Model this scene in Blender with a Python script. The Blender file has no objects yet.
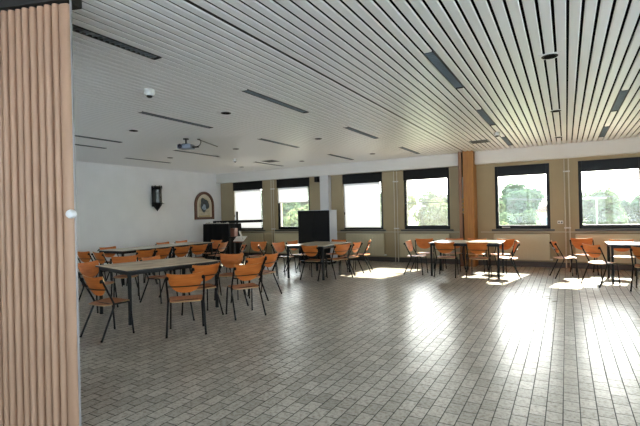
import bpy, bmesh, math, random
from math import sin, cos, pi, radians as R
from mathutils import Vector, Matrix

S = bpy.context.scene
C = S.collection
random.seed(7)

# ------------------------------------------------------------------ camera
CAM_H = 1.45
F_PX = 431.4
yaw, pitch, roll = 0.51876, 0.00109, 0.02376
fw = Vector((-sin(yaw) * cos(pitch), cos(yaw) * cos(pitch), sin(pitch)))
rt = Vector((cos(yaw), sin(yaw), 0))
up = rt.cross(fw)
r2 = rt * cos(roll) - up * sin(roll)
u2 = rt * sin(roll) + up * cos(roll)
cam_d = bpy.data.cameras.new('camera')
cam = bpy.data.objects.new('camera', cam_d)
C.objects.link(cam)
M4 = Matrix((r2, u2, -fw)).transposed().to_4x4()
M4.translation = Vector((0, 0, CAM_H))
cam.matrix_world = M4
cam_d.sensor_fit = 'HORIZONTAL'
cam_d.sensor_width = 36.0
cam_d.lens = F_PX * 36.0 / 640.0
cam_d.clip_end = 2000
S.camera = cam

# ------------------------------------------------------------------ world, sun, exposure
SKY_STRENGTH = 1.6
SUN_SIDE_GLOW = 2.2
SUN_STRENGTH = 8.0
EXPOSURE = 2.95
W = bpy.data.worlds.new('world')
S.world = W
W.use_nodes = True
nt = W.node_tree
bg = nt.nodes['Background']
tcw = nt.nodes.new('ShaderNodeTexCoord')
sep = nt.nodes.new('ShaderNodeSeparateXYZ')
nt.links.new(tcw.outputs['Generated'], sep.inputs[0])
rmp = nt.nodes.new('ShaderNodeValToRGB')
rmp.color_ramp.elements[0].position = 0.0
rmp.color_ramp.elements[0].color = (0.80, 0.90, 1.0, 1)
rmp.color_ramp.elements[1].position = 0.9
rmp.color_ramp.elements[1].color = (0.45, 0.66, 1.0, 1)
nt.links.new(sep.outputs['Z'], rmp.inputs[0])
# hazy glow on the sun's side of the sky
dt = nt.nodes.new('ShaderNodeVectorMath')
dt.operation = 'DOT_PRODUCT'
dt.inputs[1].default_value = Vector((0.2, 0.94, 0.3)).normalized()
nt.links.new(tcw.outputs['Generated'], dt.inputs[0])
mr = nt.nodes.new('ShaderNodeMapRange')
mr.inputs['From Min'].default_value = -0.2
mr.inputs['From Max'].default_value = 1.0
mr.inputs['To Min'].default_value = 0.75
mr.inputs['To Max'].default_value = SUN_SIDE_GLOW
nt.links.new(dt.outputs['Value'], mr.inputs[0])
mulw = nt.nodes.new('ShaderNodeVectorMath')
mulw.operation = 'SCALE'
nt.links.new(rmp.outputs[0], mulw.inputs[0])
nt.links.new(mr.outputs[0], mulw.inputs['Scale'])
mixw = nt.nodes.new('ShaderNodeMixRGB')      # haze near the sun is warmer than the open sky
mixw.blend_type = 'MULTIPLY'
mixw.inputs[2].default_value = (1.22, 1.0, 0.80, 1)
mrf = nt.nodes.new('ShaderNodeMapRange')
mrf.inputs['From Min'].default_value = 0.1
mrf.inputs['From Max'].default_value = 0.9
nt.links.new(dt.outputs['Value'], mrf.inputs[0])
nt.links.new(mrf.outputs[0], mixw.inputs[0])
nt.links.new(mulw.outputs[0], mixw.inputs[1])
nt.links.new(mixw.outputs[0], bg.inputs[0])
bg.inputs[1].default_value = SKY_STRENGTH
sd = bpy.data.lights.new('sun', 'SUN')
sd.energy = SUN_STRENGTH
sd.color = (1.0, 0.90, 0.74)
sd.angle = R(0.6)
so = bpy.data.objects.new('sun', sd)
C.objects.link(so)
so.rotation_euler = Vector((-0.205, -0.98, -0.715)).to_track_quat('-Z', 'Y').to_euler()
so.location = (4, 30, 20)


def portal(x, y, z, w, h, face_y):
    l = bpy.data.lights.new('portal', 'AREA')
    l.shape = 'RECTANGLE'
    l.size, l.size_y = w, h
    l.cycles.is_portal = True
    o = bpy.data.objects.new('window_portal', l)
    C.objects.link(o)
    o.location = (x, y, z)
    o.rotation_euler = Vector((0, face_y, 0)).to_track_quat('-Z', 'Z').to_euler()


S.view_settings.view_transform = 'Standard'
S.view_settings.look = 'None'
S.view_settings.gamma = 1
S.view_settings.use_curve_mapping = False
S.view_settings.exposure = EXPOSURE
S.cycles.use_denoising = True
S.cycles.max_bounces = 10
S.cycles.diffuse_bounces = 6
S.cycles.transparent_max_bounces = 16
S.cycles.sample_clamp_indirect = 8.0
S.cycles.caustics_reflective = False
S.cycles.caustics_refractive = False

# ------------------------------------------------------------------ materials
MATS = {}


def mat(name, col, rough=0.6, metal=0.0, spec=0.5, noise=0.0, nscale=8.0, bump=0.0, bscale=60.0):
    m = bpy.data.materials.new(name)
    m.use_nodes = True
    t = m.node_tree
    b = t.nodes['Principled BSDF']
    b.inputs['Base Color'].default_value = (*col, 1)
    b.inputs['Roughness'].default_value = rough
    b.inputs['Metallic'].default_value = metal
    b.inputs['Specular IOR Level'].default_value = spec
    if noise or bump:
        tc = t.nodes.new('ShaderNodeTexCoord')
    if noise:
        n = t.nodes.new('ShaderNodeTexNoise')
        n.inputs['Scale'].default_value = nscale
        n.inputs['Detail'].default_value = 5
        t.links.new(tc.outputs['Object'], n.inputs['Vector'])
        r = t.nodes.new('ShaderNodeValToRGB')
        r.color_ramp.elements[0].position = 0.3
        r.color_ramp.elements[1].position = 0.7
        r.color_ramp.elements[0].color = (*[c * (1 - noise) for c in col], 1)
        r.color_ramp.elements[1].color = (*[min(1, c * (1 + noise)) for c in col], 1)
        t.links.new(n.outputs['Fac'], r.inputs[0])
        t.links.new(r.outputs[0], b.inputs['Base Color'])
    if bump:
        n2 = t.nodes.new('ShaderNodeTexNoise')
        n2.inputs['Scale'].default_value = bscale
        t.links.new(tc.outputs['Object'], n2.inputs['Vector'])
        bp = t.nodes.new('ShaderNodeBump')
        bp.inputs['Strength'].default_value = bump
        bp.inputs['Distance'].default_value = 0.01
        t.links.new(n2.outputs['Fac'], bp.inputs['Height'])
        t.links.new(bp.outputs[0], b.inputs['Normal'])
    MATS[name] = m
    return m


def wood(name, c1, c2, rough=0.4, scale=(3, 30, 30)):
    m = mat(name, c1, rough)
    t = m.node_tree
    b = t.nodes['Principled BSDF']
    tc = t.nodes.new('ShaderNodeTexCoord')
    mp = t.nodes.new('ShaderNodeMapping')
    mp.inputs['Scale'].default_value = scale
    n = t.nodes.new('ShaderNodeTexNoise')
    n.inputs['Scale'].default_value = 1.0
    n.inputs['Detail'].default_value = 6
    n.inputs['Distortion'].default_value = 0.6
    r = t.nodes.new('ShaderNodeValToRGB')
    r.color_ramp.elements[0].position = 0.32
    r.color_ramp.elements[1].position = 0.68
    r.color_ramp.elements[0].color = (*c1, 1)
    r.color_ramp.elements[1].color = (*c2, 1)
    t.links.new(tc.outputs['Object'], mp.inputs[0])
    t.links.new(mp.outputs[0], n.inputs['Vector'])
    t.links.new(n.outputs['Fac'], r.inputs[0])
    t.links.new(r.outputs[0], b.inputs['Base Color'])
    return m


def two_sided(name, col, trans, transp=0.0):
    """thin cloth: diffuse + translucent (+ open weave)"""
    m = bpy.data.materials.new(name)
    m.use_nodes = True
    t = m.node_tree
    t.nodes.remove(t.nodes['Principled BSDF'])
    out = t.nodes['Material Output']
    d = t.nodes.new('ShaderNodeBsdfDiffuse')
    d.inputs[0].default_value = (*col, 1)
    tr = t.nodes.new('ShaderNodeBsdfTranslucent')
    tr.inputs[0].default_value = (*col, 1)
    mx = t.nodes.new('ShaderNodeMixShader')
    mx.inputs[0].default_value = trans
    t.links.new(d.outputs[0], mx.inputs[1])
    t.links.new(tr.outputs[0], mx.inputs[2])
    last = mx
    if transp:
        tp = t.nodes.new('ShaderNodeBsdfTransparent')
        m2 = t.nodes.new('ShaderNodeMixShader')
        m2.inputs[0].default_value = transp
        t.links.new(mx.outputs[0], m2.inputs[1])
        t.links.new(tp.outputs[0], m2.inputs[2])
        last = m2
    t.links.new(last.outputs[0], out.inputs[0])
    MATS[name] = m
    return m


def glass(name, veil=0.0):
    m = bpy.data.materials.new(name)
    m.use_nodes = True
    t = m.node_tree
    t.nodes.remove(t.nodes['Principled BSDF'])
    out = t.nodes['Material Output']
    tp = t.nodes.new('ShaderNodeBsdfTransparent')
    tp.inputs[0].default_value = (0.93, 0.96, 0.95, 1)
    g = t.nodes.new('ShaderNodeBsdfGlossy')
    g.inputs['Roughness'].default_value = 0.02
    f = t.nodes.new('ShaderNodeFresnel')
    f.inputs[0].default_value = 1.35
    mx = t.nodes.new('ShaderNodeMixShader')
    t.links.new(f.outputs[0], mx.inputs[0])
    t.links.new(tp.outputs[0], mx.inputs[1])
    t.links.new(g.outputs[0], mx.inputs[2])
    last = mx
    if veil:
        # pale veil mixed into the pane, standing in for haze over the view
        tr = t.nodes.new('ShaderNodeBsdfTranslucent')
        tr.inputs[0].default_value = (0.9, 0.92, 0.95, 1)
        tc = t.nodes.new('ShaderNodeTexCoord')
        nz = t.nodes.new('ShaderNodeTexNoise')
        nz.inputs['Scale'].default_value = 3
        t.links.new(tc.outputs['Object'], nz.inputs['Vector'])
        ma = t.nodes.new('ShaderNodeMath')
        ma.operation = 'MULTIPLY'
        ma.inputs[1].default_value = 2 * veil
        t.links.new(nz.outputs['Fac'], ma.inputs[0])
        m2 = t.nodes.new('ShaderNodeMixShader')
        t.links.new(ma.outputs[0], m2.inputs[0])
        t.links.new(mx.outputs[0], m2.inputs[1])
        t.links.new(tr.outputs[0], m2.inputs[2])
        last = m2
    t.links.new(last.outputs[0], out.inputs[0])
    MATS[name] = m
    return m


def floor_material():
    m = mat('paver_floor', (0.3, 0.29, 0.27), 0.35)
    t = m.node_tree
    b = t.nodes['Principled BSDF']
    N, L = t.nodes, t.links
    tc = N.new('ShaderNodeTexCoord')
    mp = N.new('ShaderNodeMapping')
    mp.inputs['Rotation'].default_value = (0, 0, R(90))
    mp.inputs['Location'].default_value = (0.03, 0.05, 0)
    L.new(tc.outputs['Object'], mp.inputs[0])
    br = N.new('ShaderNodeTexBrick')
    br.offset = 0.42
    br.inputs['Scale'].default_value = 1.0
    br.inputs['Brick Width'].default_value = 0.172
    br.inputs['Row Height'].default_value = 0.106
    br.inputs['Mortar Size'].default_value = 0.0042
    br.inputs['Mortar Smooth'].default_value = 0.3
    br.inputs['Bias'].default_value = 0.0
    br.inputs['Color1'].default_value = (0.39, 0.355, 0.30, 1)
    br.inputs['Color2'].default_value = (0.58, 0.54, 0.475, 1)
    br.inputs['Mortar'].default_value = (0.04, 0.034, 0.027, 1)
    L.new(mp.outputs[0], br.inputs['Vector'])
    n = N.new('ShaderNodeTexNoise')
    n.inputs['Scale'].default_value = 34
    n.inputs['Detail'].default_value = 6
    n.inputs['Roughness'].default_value = 0.7
    L.new(tc.outputs['Object'], n.inputs['Vector'])
    r = N.new('ShaderNodeValToRGB')
    r.color_ramp.elements[0].position = 0.33
    r.color_ramp.elements[1].position = 0.55
    r.color_ramp.elements[0].color = (0.36, 0.29, 0.22, 1)
    r.color_ramp.elements[1].color = (1, 1, 1, 1)
    L.new(n.outputs['Fac'], r.inputs[0])
    n3 = N.new('ShaderNodeTexNoise')
    n3.inputs['Scale'].default_value = 1.1
    n3.inputs['Detail'].default_value = 3
    L.new(tc.outputs['Object'], n3.inputs['Vector'])
    r3 = N.new('ShaderNodeValToRGB')
    r3.color_ramp.elements[0].color = (0.8, 0.79, 0.77, 1)
    r3.color_ramp.elements[1].color = (1.1, 1.1, 1.1, 1)
    L.new(n3.outputs['Fac'], r3.inputs[0])
    mx = N.new('ShaderNodeMixRGB')
    mx.blend_type = 'MULTIPLY'
    mx.inputs[0].default_value = 0.88
    L.new(br.outputs['Color'], mx.inputs[1])
    L.new(r.outputs[0], mx.inputs[2])
    mx2 = N.new('ShaderNodeMixRGB')
    mx2.blend_type = 'MULTIPLY'
    mx2.inputs[0].default_value = 1.0
    L.new(mx.outputs[0], mx2.inputs[1])
    L.new(r3.outputs[0], mx2.inputs[2])
    L.new(mx2.outputs[0], b.inputs['Base Color'])
    # each paver slightly different sheen, joints matt
    rr = N.new('ShaderNodeMapRange')
    rr.inputs['To Min'].default_value = 0.25
    rr.inputs['To Max'].default_value = 0.335
    L.new(n3.outputs['Fac'], rr.inputs[0])
    ad = N.new('ShaderNodeMath')
    ad.operation = 'MULTIPLY_ADD'
    ad.inputs[1].default_value = 0.4
    L.new(br.outputs['Fac'], ad.inputs[0])
    L.new(rr.outputs[0], ad.inputs[2])
    L.new(ad.outputs[0], b.inputs['Roughness'])
    bp = N.new('ShaderNodeBump')
    bp.inputs['Strength'].default_value = 0.5
    bp.inputs['Distance'].default_value = 0.004
    inv = N.new('ShaderNodeMath')
    inv.operation = 'SUBTRACT'
    inv.inputs[0].default_value = 1.0
    L.new(br.outputs['Fac'], inv.inputs[1])
    L.new(inv.outputs[0], bp.inputs['Height'])
    L.new(bp.outputs[0], b.inputs['Normal'])
    b.inputs['Specular IOR Level'].default_value = 0.5
    return m


def picture_material():
    """cream board with a loosely brushed dark figure shape, generic"""
    m = mat('painted_board', (0.5, 0.42, 0.28), 0.5, noise=0.25, nscale=9)
    return m


floor_material()
picture_material()
mat('white_wall', (0.87, 0.86, 0.85), 0.8, noise=0.03, nscale=2, bump=0.15, bscale=40)
mat('tan_wall', (0.35, 0.285, 0.175), 0.75, noise=0.04, nscale=2)
mat('white_fascia', (0.70, 0.675, 0.63), 0.7)
mat('slat_white', (0.84, 0.845, 0.85), 0.38)
mat('plenum', (0.004, 0.004, 0.004), 0.95, spec=0.1)
mat('dark_frame', (0.0035, 0.0035, 0.004), 0.4, spec=0.22)
mat('dark_shutter', (0.0035, 0.0035, 0.004), 0.6, spec=0.22)
mat('sill_stone', (0.035, 0.034, 0.034), 0.35)
mat('baseboard', (0.06, 0.045, 0.035), 0.5)
mat('radiator', (0.49, 0.435, 0.29), 0.45)
mat('pipe', (0.52, 0.47, 0.37), 0.45)
mat('light_column', (0.60, 0.60, 0.60), 0.6)
wood('pillar_wood', (0.25, 0.095, 0.012), (0.37, 0.16, 0.025), 0.55, (40, 40, 2))
wood('pillar_jamb', (0.17, 0.06, 0.012), (0.25, 0.095, 0.02), 0.4, (40, 40, 2))
wood('ply', (0.50, 0.125, 0.018), (0.66, 0.195, 0.034), 0.5, (4, 26, 26))
wood('ply_seat', (0.34, 0.10, 0.026), (0.46, 0.155, 0.045), 0.5, (26, 4, 26))
mat('ply_edge', (0.55, 0.36, 0.17), 0.5)
mat('black_steel', (0.0035, 0.0035, 0.004), 0.35, spec=0.22)
mat('rubber', (0.0035, 0.0035, 0.004), 0.7, spec=0.22)
mat('laminate', (0.60, 0.52, 0.41), 0.22, noise=0.12, nscale=3)
wood('worn_top', (0.46, 0.28, 0.15), (0.84, 0.70, 0.50), 0.4, (2.5, 5, 5))
mat('table_edge', (0.012, 0.011, 0.010), 0.45)
mat('pleat', (0.43, 0.26, 0.17), 0.5, noise=0.04, nscale=3, bump=0.08, bscale=200)
mat('aluminium', (0.30, 0.29, 0.30), 0.45, 0.3)
mat('knob_white', (0.72, 0.72, 0.74), 0.3)
mat('header_dark', (0.02, 0.018, 0.016), 0.7)
mat('louvre', (0.20, 0.24, 0.27), 0.45, 0.0)
mat('louvre_dark', (0.02, 0.023, 0.026), 0.5)
mat('black_plastic', (0.0035, 0.0035, 0.004), 0.5, spec=0.22)
mat('matt_black', (0.0035, 0.0035, 0.004), 0.6, spec=0.22)
mat('cabinet_lit', (0.50, 0.55, 0.63), 0.3)  # dark cabinet's side with the window light put into its colour
mat('plastic_grey', (0.16, 0.19, 0.24), 0.35)
mat('off_white', (0.66, 0.65, 0.62), 0.5)
mat('iron', (0.0035, 0.0035, 0.004), 0.5, 0.3, spec=0.22)
mat('amber_glass', (0.07, 0.068, 0.06), 0.15)
wood('icon_frame', (0.09, 0.03, 0.012), (0.14, 0.05, 0.02), 0.4, (20, 20, 20))
mat('gilt', (0.42, 0.28, 0.10), 0.4, 0.3)
mat('cream_mat', (0.60, 0.52, 0.38), 0.6)
mat('paint_dark', (0.04, 0.05, 0.05), 0.6, noise=0.5, nscale=20)
mat('paint_blue', (0.30, 0.36, 0.42), 0.6, noise=0.3, nscale=25)
mat('black_cloth', (0.0035, 0.0035, 0.004), 0.9, spec=0.22)
mat('pale_lace', (0.55, 0.50, 0.42), 0.8)
wood('box_red', (0.12, 0.035, 0.018), (0.18, 0.06, 0.03), 0.4, (10, 10, 3))
mat('paper', (0.75, 0.73, 0.68), 0.8)
mat('steel_rod', (0.35, 0.34, 0.33), 0.35, 0.8)
mat('lens', (0.02, 0.02, 0.03), 0.1)
mat('cable', (0.02, 0.02, 0.02), 0.5)
mat('grass', (0.16, 0.22, 0.06), 0.9, noise=0.3, nscale=0.3)
mat('yard', (0.25, 0.21, 0.14), 0.9, noise=0.12, nscale=0.6)
mat('bounce_paving', (0.45, 0.48, 0.53), 0.9, noise=0.1, nscale=0.6)
mat('bark', (0.09, 0.07, 0.05), 0.9)
mat('house_wall', (0.62, 0.48, 0.42), 0.8)
mat('house_roof', (0.22, 0.13, 0.10), 0.8)
mat('pole_pale', (0.22, 0.215, 0.21), 0.7)
two_sided('leaf_mid', (0.08, 0.115, 0.058), 0.45)
two_sided('leaf_pale', (0.145, 0.17, 0.075), 0.45)
two_sided('leaf_deep', (0.055, 0.09, 0.048), 0.4)
two_sided('blind_white', (0.72, 0.73, 0.79), 0.075)
two_sided('screen_weave', (0.16, 0.16, 0.14), 0.3, 0.68)
glass('clear_glass')
glass('veil_glass', 0.005)
glass('veil_glass_strong', 0.009)


# ------------------------------------------------------------------ mesh helpers
class MB:
    def __init__(self):
        self.v, self.f, self.mi = [], [], []
        self.cur = 0

    def add(self, vs, fs):
        k = len(self.v)
        self.v += [tuple(p) for p in vs]
        for f in fs:
            self.f.append(tuple(i + k for i in f))
            self.mi.append(self.cur)
        return self

    def box(self, x0, x1, y0, y1, z0, z1, ch=0.0, m=None):
        """box, optionally with chamfered edges"""
        if ch <= 0:
            vs = [(x, y, z) for x in (x0, x1) for y in (y0, y1) for z in (z0, z1)]
            fs = [(0, 1, 3, 2), (4, 6, 7, 5), (0, 4, 5, 1), (2, 3, 7, 6), (0, 2, 6, 4), (1, 5, 7, 3)]
        else:
            b = bmesh.new()
            bmesh.ops.create_cube(b, size=1)
            for v in b.verts:
                v.co = Vector(((x0 + x1) / 2 + v.co.x * (x1 - x0), (y0 + y1) / 2 + v.co.y * (y1 - y0), (z0 + z1) / 2 + v.co.z * (z1 - z0)))
            bmesh.ops.bevel(b, geom=b.edges[:], offset=ch, segments=2, profile=0.5, affect='EDGES')
            b.verts.index_update()
            vs = [v.co.copy() for v in b.verts]
            fs = [tuple(v.index for v in f.verts) for f in b.faces]
            b.free()
        if m is not None:
            vs = [m @ Vector(p) for p in vs]
        return self.add(vs, fs)

    def tube(self, pts, r, n=8, cap=True, r1=None):
        pts = [Vector(p) for p in pts]
        rings = []
        prev = None
        for i, p in enumerate(pts):
            a = pts[max(0, i - 1)]
            b = pts[min(len(pts) - 1, i + 1)]
            d = (b - a).normalized()
            if prev is None:
                s = d.orthogonal().normalized()
            else:
                s = (prev - d * prev.dot(d)).normalized()
            prev = s
            t = d.cross(s)
            rr = r if r1 is None else r + (r1 - r) * i / (len(pts) - 1)
            rings.append([p + (s * cos(2 * pi * k / n) + t * sin(2 * pi * k / n)) * rr for k in range(n)])
        vs = [q for rg in rings for q in rg]
        fs = []
        for i in range(len(pts) - 1):
            for k in range(n):
                k2 = (k + 1) % n
                fs.append((i * n + k, i * n + k2, (i + 1) * n + k2, (i + 1) * n + k))
        if cap:
            fs.append(tuple(range(n - 1, -1, -1)))
            e = (len(pts) - 1) * n
            fs.append(tuple(range(e, e + n)))
        return self.add(vs, fs)

    def lathe(self, prof, n=16, c=(0, 0, 0), rot=0.0, axis='z'):
        vs, fs = [], []
        for (r, z) in prof:
            for k in range(n):
                a = 2 * pi * k / n + rot
                p = (r * cos(a), r * sin(a), z)
                if axis == 'x':
                    p = (z, r * cos(a), r * sin(a))
                if axis == 'y':
                    p = (r * cos(a), -z, r * sin(a))
                vs.append((p[0] + c[0], p[1] + c[1], p[2] + c[2]))
        m = len(prof)
        for i in range(m - 1):
            for k in range(n):
                k2 = (k + 1) % n
                fs.append((i * n + k, i * n + k2, (i + 1) * n + k2, (i + 1) * n + k))
        fs.append(tuple(range(n - 1, -1, -1)))
        fs.append(tuple(range((m - 1) * n, m * n)))
        return self.add(vs, fs)

    def prism(self, outline, ext, mp):
        """outline: 2D pts, extruded 0..ext, mp(u,v,w)->xyz"""
        n = len(outline)
        vs = [mp(u, v, 0) for u, v in outline] + [mp(u, v, ext) for u, v in outline]
        fs = [tuple(range(n - 1, -1, -1)), tuple(range(n, 2 * n))]
        fs += [(i, (i + 1) % n, n + (i + 1) % n, n + i) for i in range(n)]
        return self.add(vs, fs)

    def mesh(self, name, mats, smooth=None):
        me = bpy.data.meshes.new(name)
        me.from_pydata(self.v, [], self.f)
        for m in (mats if isinstance(mats, (list, tuple)) else [mats]):
            me.materials.append(MATS[m])
        me.polygons.foreach_set('material_index', self.mi)
        b = bmesh.new()
        b.from_mesh(me)
        bmesh.ops.recalc_face_normals(b, faces=b.faces)
        b.to_mesh(me)
        b.free()
        if smooth:
            me.shade_smooth()
            me.set_sharp_from_angle(angle=R(smooth))
        me.update()
        return me

    def build(self, name, mats, parent=None, smooth=None, loc=None):
        o = bpy.data.objects.new(name, self.mesh(name, mats, smooth))
        C.objects.link(o)
        if parent is not None:
            o.parent = parent
        if loc is not None:
            o.location = loc
        return o


def tag(o, label=None, cat=None, group=None, kind=None):
    if label:
        o['label'] = label
    if cat:
        o['category'] = cat
    if group:
        o['group'] = group
    if kind:
        o['kind'] = kind
    return o


def thing(name, label, cat, loc=(0, 0, 0), rz=0.0, group=None):
    o = bpy.data.objects.new(name, None)
    o.empty_display_size = 0.1
    C.objects.link(o)
    o.location = loc
    o.rotation_euler = (0, 0, rz)
    return tag(o, label, cat, group)


def struct(o):
    o['kind'] = 'structure'
    return o


def kids(o):
    return [c for c in ALL_CHILDREN.get(o.name, [])]


def dup(root, loc, rz, label, group=None, scale=None):
    r = root.copy()
    C.objects.link(r)
    r.location = loc
    r.rotation_euler = (0, 0, rz)
    r['label'] = label
    if group:
        r['group'] = group
    if scale is not None:
        r.scale = scale
    for ch in list(root.children):
        c = ch.copy()
        C.objects.link(c)
        c.parent = r
        for g in ch.children:
            d = g.copy()
            C.objects.link(d)
            d.parent = c
    return r


# ------------------------------------------------------------------ room dimensions
XL, XR = -10.95, 5.0          # side walls
YW = 11.9                    # window wall, inner face
YB = 11.68                   # fascia front
HC = 2.95                    # ceiling (slat underside)
YS = 0.75                    # front wall of the far bay (behind the folding partition)
XP = -3.62                   # corner where the near bay starts
YN = -5.0                    # wall behind the camera

# floor
struct(MB().box(XL - .3, XR + .3, YN - .3, YW + .3, -0.2, 0).build('floor', 'paver_floor'))

# window openings: x0, x1, z0, z1
WIN = [(-10.36, -9.05, .94, 2.66), (-8.45, -7.16, .94, 2.66), (-5.97, -4.67, .94, 2.66),
       (-4.03, -2.74, .94, 2.66), (-1.59, -0.34, .94, 2.55), (0.26, 1.51, .94, 2.55), (2.15, 3.40, .94, 2.55)]
b = MB()
xs = [XL - .3] + [v for w in WIN for v in (w[0], w[1])] + [XR + .3]
for i in range(0, len(xs), 2):
    b.box(xs[i], xs[i + 1], YW, YW + .3, 0, 3.2)
for (x0, x1, z0, z1) in WIN:
    b.box(x0, x1, YW, YW + .3, 0, z0)
    b.box(x0, x1, YW, YW + .3, z1, 3.2)
struct(b.build('wall_back', 'tan_wall'))
struct(MB().box(XL - .3, XL, YS - .2, YW, 0, 3.2).build('wall_left', 'white_wall'))
RW = [(-4.4, -1.2), (-0.8, 2.4), (2.8, 6.0)]
LW = [(-10.2, -7.4), (-7.0, -4.2)]
b = MB()
ys = [YN - .3] + [v for w in RW for v in w] + [YW]
for i in range(0, len(ys), 2):
    b.box(XR, XR + .3, ys[i], ys[i + 1], 0, 3.2)
for (y0, y1) in RW:
    b.box(XR, XR + .3, y0, y1, 0, .9).box(XR, XR + .3, y0, y1, 2.6, 3.2)
struct(b.build('wall_right', 'white_wall'))
b = MB().box(XP - .2, XP, YN, YS - .2, 0, 3.2)
xs = [XL] + [v for w in LW for v in w] + [XP]
for i in range(0, len(xs), 2):
    b.box(xs[i], xs[i + 1], YS - .2, YS, 0, 3.2)
for (x0, x1) in LW:
    b.box(x0, x1, YS - .2, YS, 0, .9).box(x0, x1, YS - .2, YS, 2.7, 3.2)
struct(b.build('wall_inner', 'white_wall'))
# wall behind the camera with its own windows
BW = [(-3.3, -0.75), (-0.55, 2.0), (2.2, 4.75)]
b = MB()
xs = [XP - .2] + [v for w in BW for v in w] + [XR]
for i in range(0, len(xs), 2):
    b.box(xs[i], xs[i + 1], YN - .3, YN, 0, 3.2)
for (x0, x1) in BW:
    b.box(x0, x1, YN - .3, YN, 0, .5)
    b.box(x0, x1, YN - .3, YN, 2.8, 3.2)
struct(b.build('wall_front', 'white_wall'))

# fascia beam above the windows
struct(MB().box(XL, XR, YB, YW, 2.625, 3.02).build('trim_1', 'white_fascia'))
# baseboards
struct(MB().box(XL + .0, XR, YW - .02, YW, 0, .13).build('baseboard_back', 'baseboard'))
struct(MB().box(XL, XL + .015, YS, YW - .02, 0, .08).build('baseboard_left', 'baseboard'))

# ceiling: separate slats over a dark void; slats are cut where fittings sit
PITCH, GAP0, TRACK = 0.1, 0.042, -2.272
slats = []
x = GAP0
while x < XR:
    slats.append((x + .0105, x + .0895))
    x += PITCH
x = GAP0
while x - .1 > TRACK + .008:
    slats.append((x - .0895, x - .0105))
    x -= PITCH
first_left = TRACK - .016
x = first_left
while x > XL:
    slats.append((max(XL, x - .079), x))
    x -= PITCH


def slat_at(px):
    return min(slats, key=lambda s: abs((s[0] + s[1]) / 2 - px))


SLOTS = []   # (slat, y0, y1)
for xx in (-1.12, -3.32, -5.22, -7.63, 0.73):
    for (y0, y1) in ((1.30, 2.80), (4.08, 5.48), (6.82, 8.22), (9.68, 11.08)):
        if xx == -7.63 and y0 < 3:
            continue
        if xx > 0 and y0 < 6:
            continue
        if xx == -1.12 and y0 < 3:
            continue
        if xx == -5.22 and y0 < 3:
            continue
        SLOTS.append((slat_at(xx), y0, y1))
SLOTS.append((slat_at(-9.56), 6.95, 8.35))
SLOTS.append((slat_at(-8.48), 4.55, 5.75))
cuts = {}
for s, y0, y1 in SLOTS:
    cuts.setdefault(s, []).append((y0, y1))
b = MB()
yend = YB
for s in slats:
    ystart = YN if s[0] > XP - .05 else YS
    segs, y = [], ystart
    for (y0, y1) in sorted(cuts.get(s, [])):
        segs.append((y, y0))
        y = y1
    segs.append((y, yend))
    x0, x1 = s
    e = .007
    for (y0, y1) in segs:
        prof = [(x0, HC + .011), (x0, HC + e), (x0 + e, HC), (x1 - e, HC), (x1, HC + e), (x1, HC + .011)]
        b.prism(prof, y1 - y0, lambda u, v, w, y0=y0: (u, y0 + w, v))
b.cur = 1
b.box(XL - .3, XR + .3, YN - .3, YW + .3, HC + .12, HC + .3)
struct(b.build('ceiling', ['slat_white', 'plenum']))
# partition track let into the ceiling
struct(MB().box(TRACK - .018, TRACK + .018, 0.8, YB - .3, HC + .01, HC + .06).build('trim_2', 'header_dark'))

# ------------------------------------------------------------------ windows
YG = YW + .10
for i, (x0, x1, z0, z1) in enumerate(WIN):
    w = struct(thing('window_%d' % (i + 1), None, None, ((x0 + x1) / 2, YG, z0)))
    hw, hh = (x1 - x0) / 2, z1 - z0
    fr = MB()
    for (a0, a1, c0, c1) in ((-hw, -hw + .075, 0, hh), (hw - .075, hw, 0, hh), (-hw + .075, hw - .075, 0, .095), (-hw + .075, hw - .075, hh - (.26 if i > 3 else .30), hh)):
        fr.box(a0, a1, -.045, .045, c0, c1, .006)
    struct(fr.build('window_frame', 'dark_frame', w))
    struct(MB().box(-hw + .07, hw - .07, -.005, .005, .09, hh - .25).build('window_pane', 'veil_glass_strong' if i in (3, 5) else 'veil_glass', w))
    if i < 6:
        hd = MB().box(-.012, .012, -.075, -.045, 0, .12, .004, Matrix.Translation((-hw + .04, 0, .45))).box(-.012, .012, -.09, -.075, -.02, .06, .004, Matrix.Translation((-hw + .04, 0, .47)))
        struct(hd.build('window_handle', 'black_plastic', w))
    sl = MB().box(x0 - .09, x1 + .09, YW - .05, YW + .06, z0 - .045, z0 - .005, .006)
    struct(sl.build('windowsill_%d' % (i + 1), 'sill_stone'))
    portal((x0 + x1) / 2, YW + .28, (z0 + z1) / 2, x1 - x0, z1 - z0, -1)
MB().box(-.48, -.29, -.048, -.0455, .03, .055).build('sticker', 'paper', bpy.data.objects['window_5'])
def plain_window(n, loc, rz, hw, hh, y_in):
    """daylight opening on a side the photograph does not show; local +y points outdoors"""
    w = struct(thing('window_%d' % n, None, None, loc, rz))
    fr = MB()
    for (a0, a1, c0, c1) in ((-hw, -hw + .07, 0, hh), (hw - .07, hw, 0, hh), (-hw + .07, hw - .07, 0, .09), (-hw + .07, hw - .07, hh - .1, hh), (-.035, .035, .09, hh - .1)):
        fr.box(a0, a1, -.04, .04, c0, c1, .006)
    struct(fr.build('window_frame', 'dark_frame', w))
    struct(MB().box(-hw + .06, hw - .06, -.004, .004, .08, hh - .09).build('window_pane', 'clear_glass', w))
    l = bpy.data.lights.new('portal', 'AREA')
    l.shape = 'RECTANGLE'
    l.size, l.size_y = 2 * hw, hh
    l.cycles.is_portal = True
    o = bpy.data.objects.new('window_portal', l)
    C.objects.link(o)
    d = Vector((-sin(rz), cos(rz), 0))
    o.location = Vector(loc) + d * .12 + Vector((0, 0, hh / 2))
    o.rotation_euler = (-d).to_track_quat('-Z', 'Z').to_euler()


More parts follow.
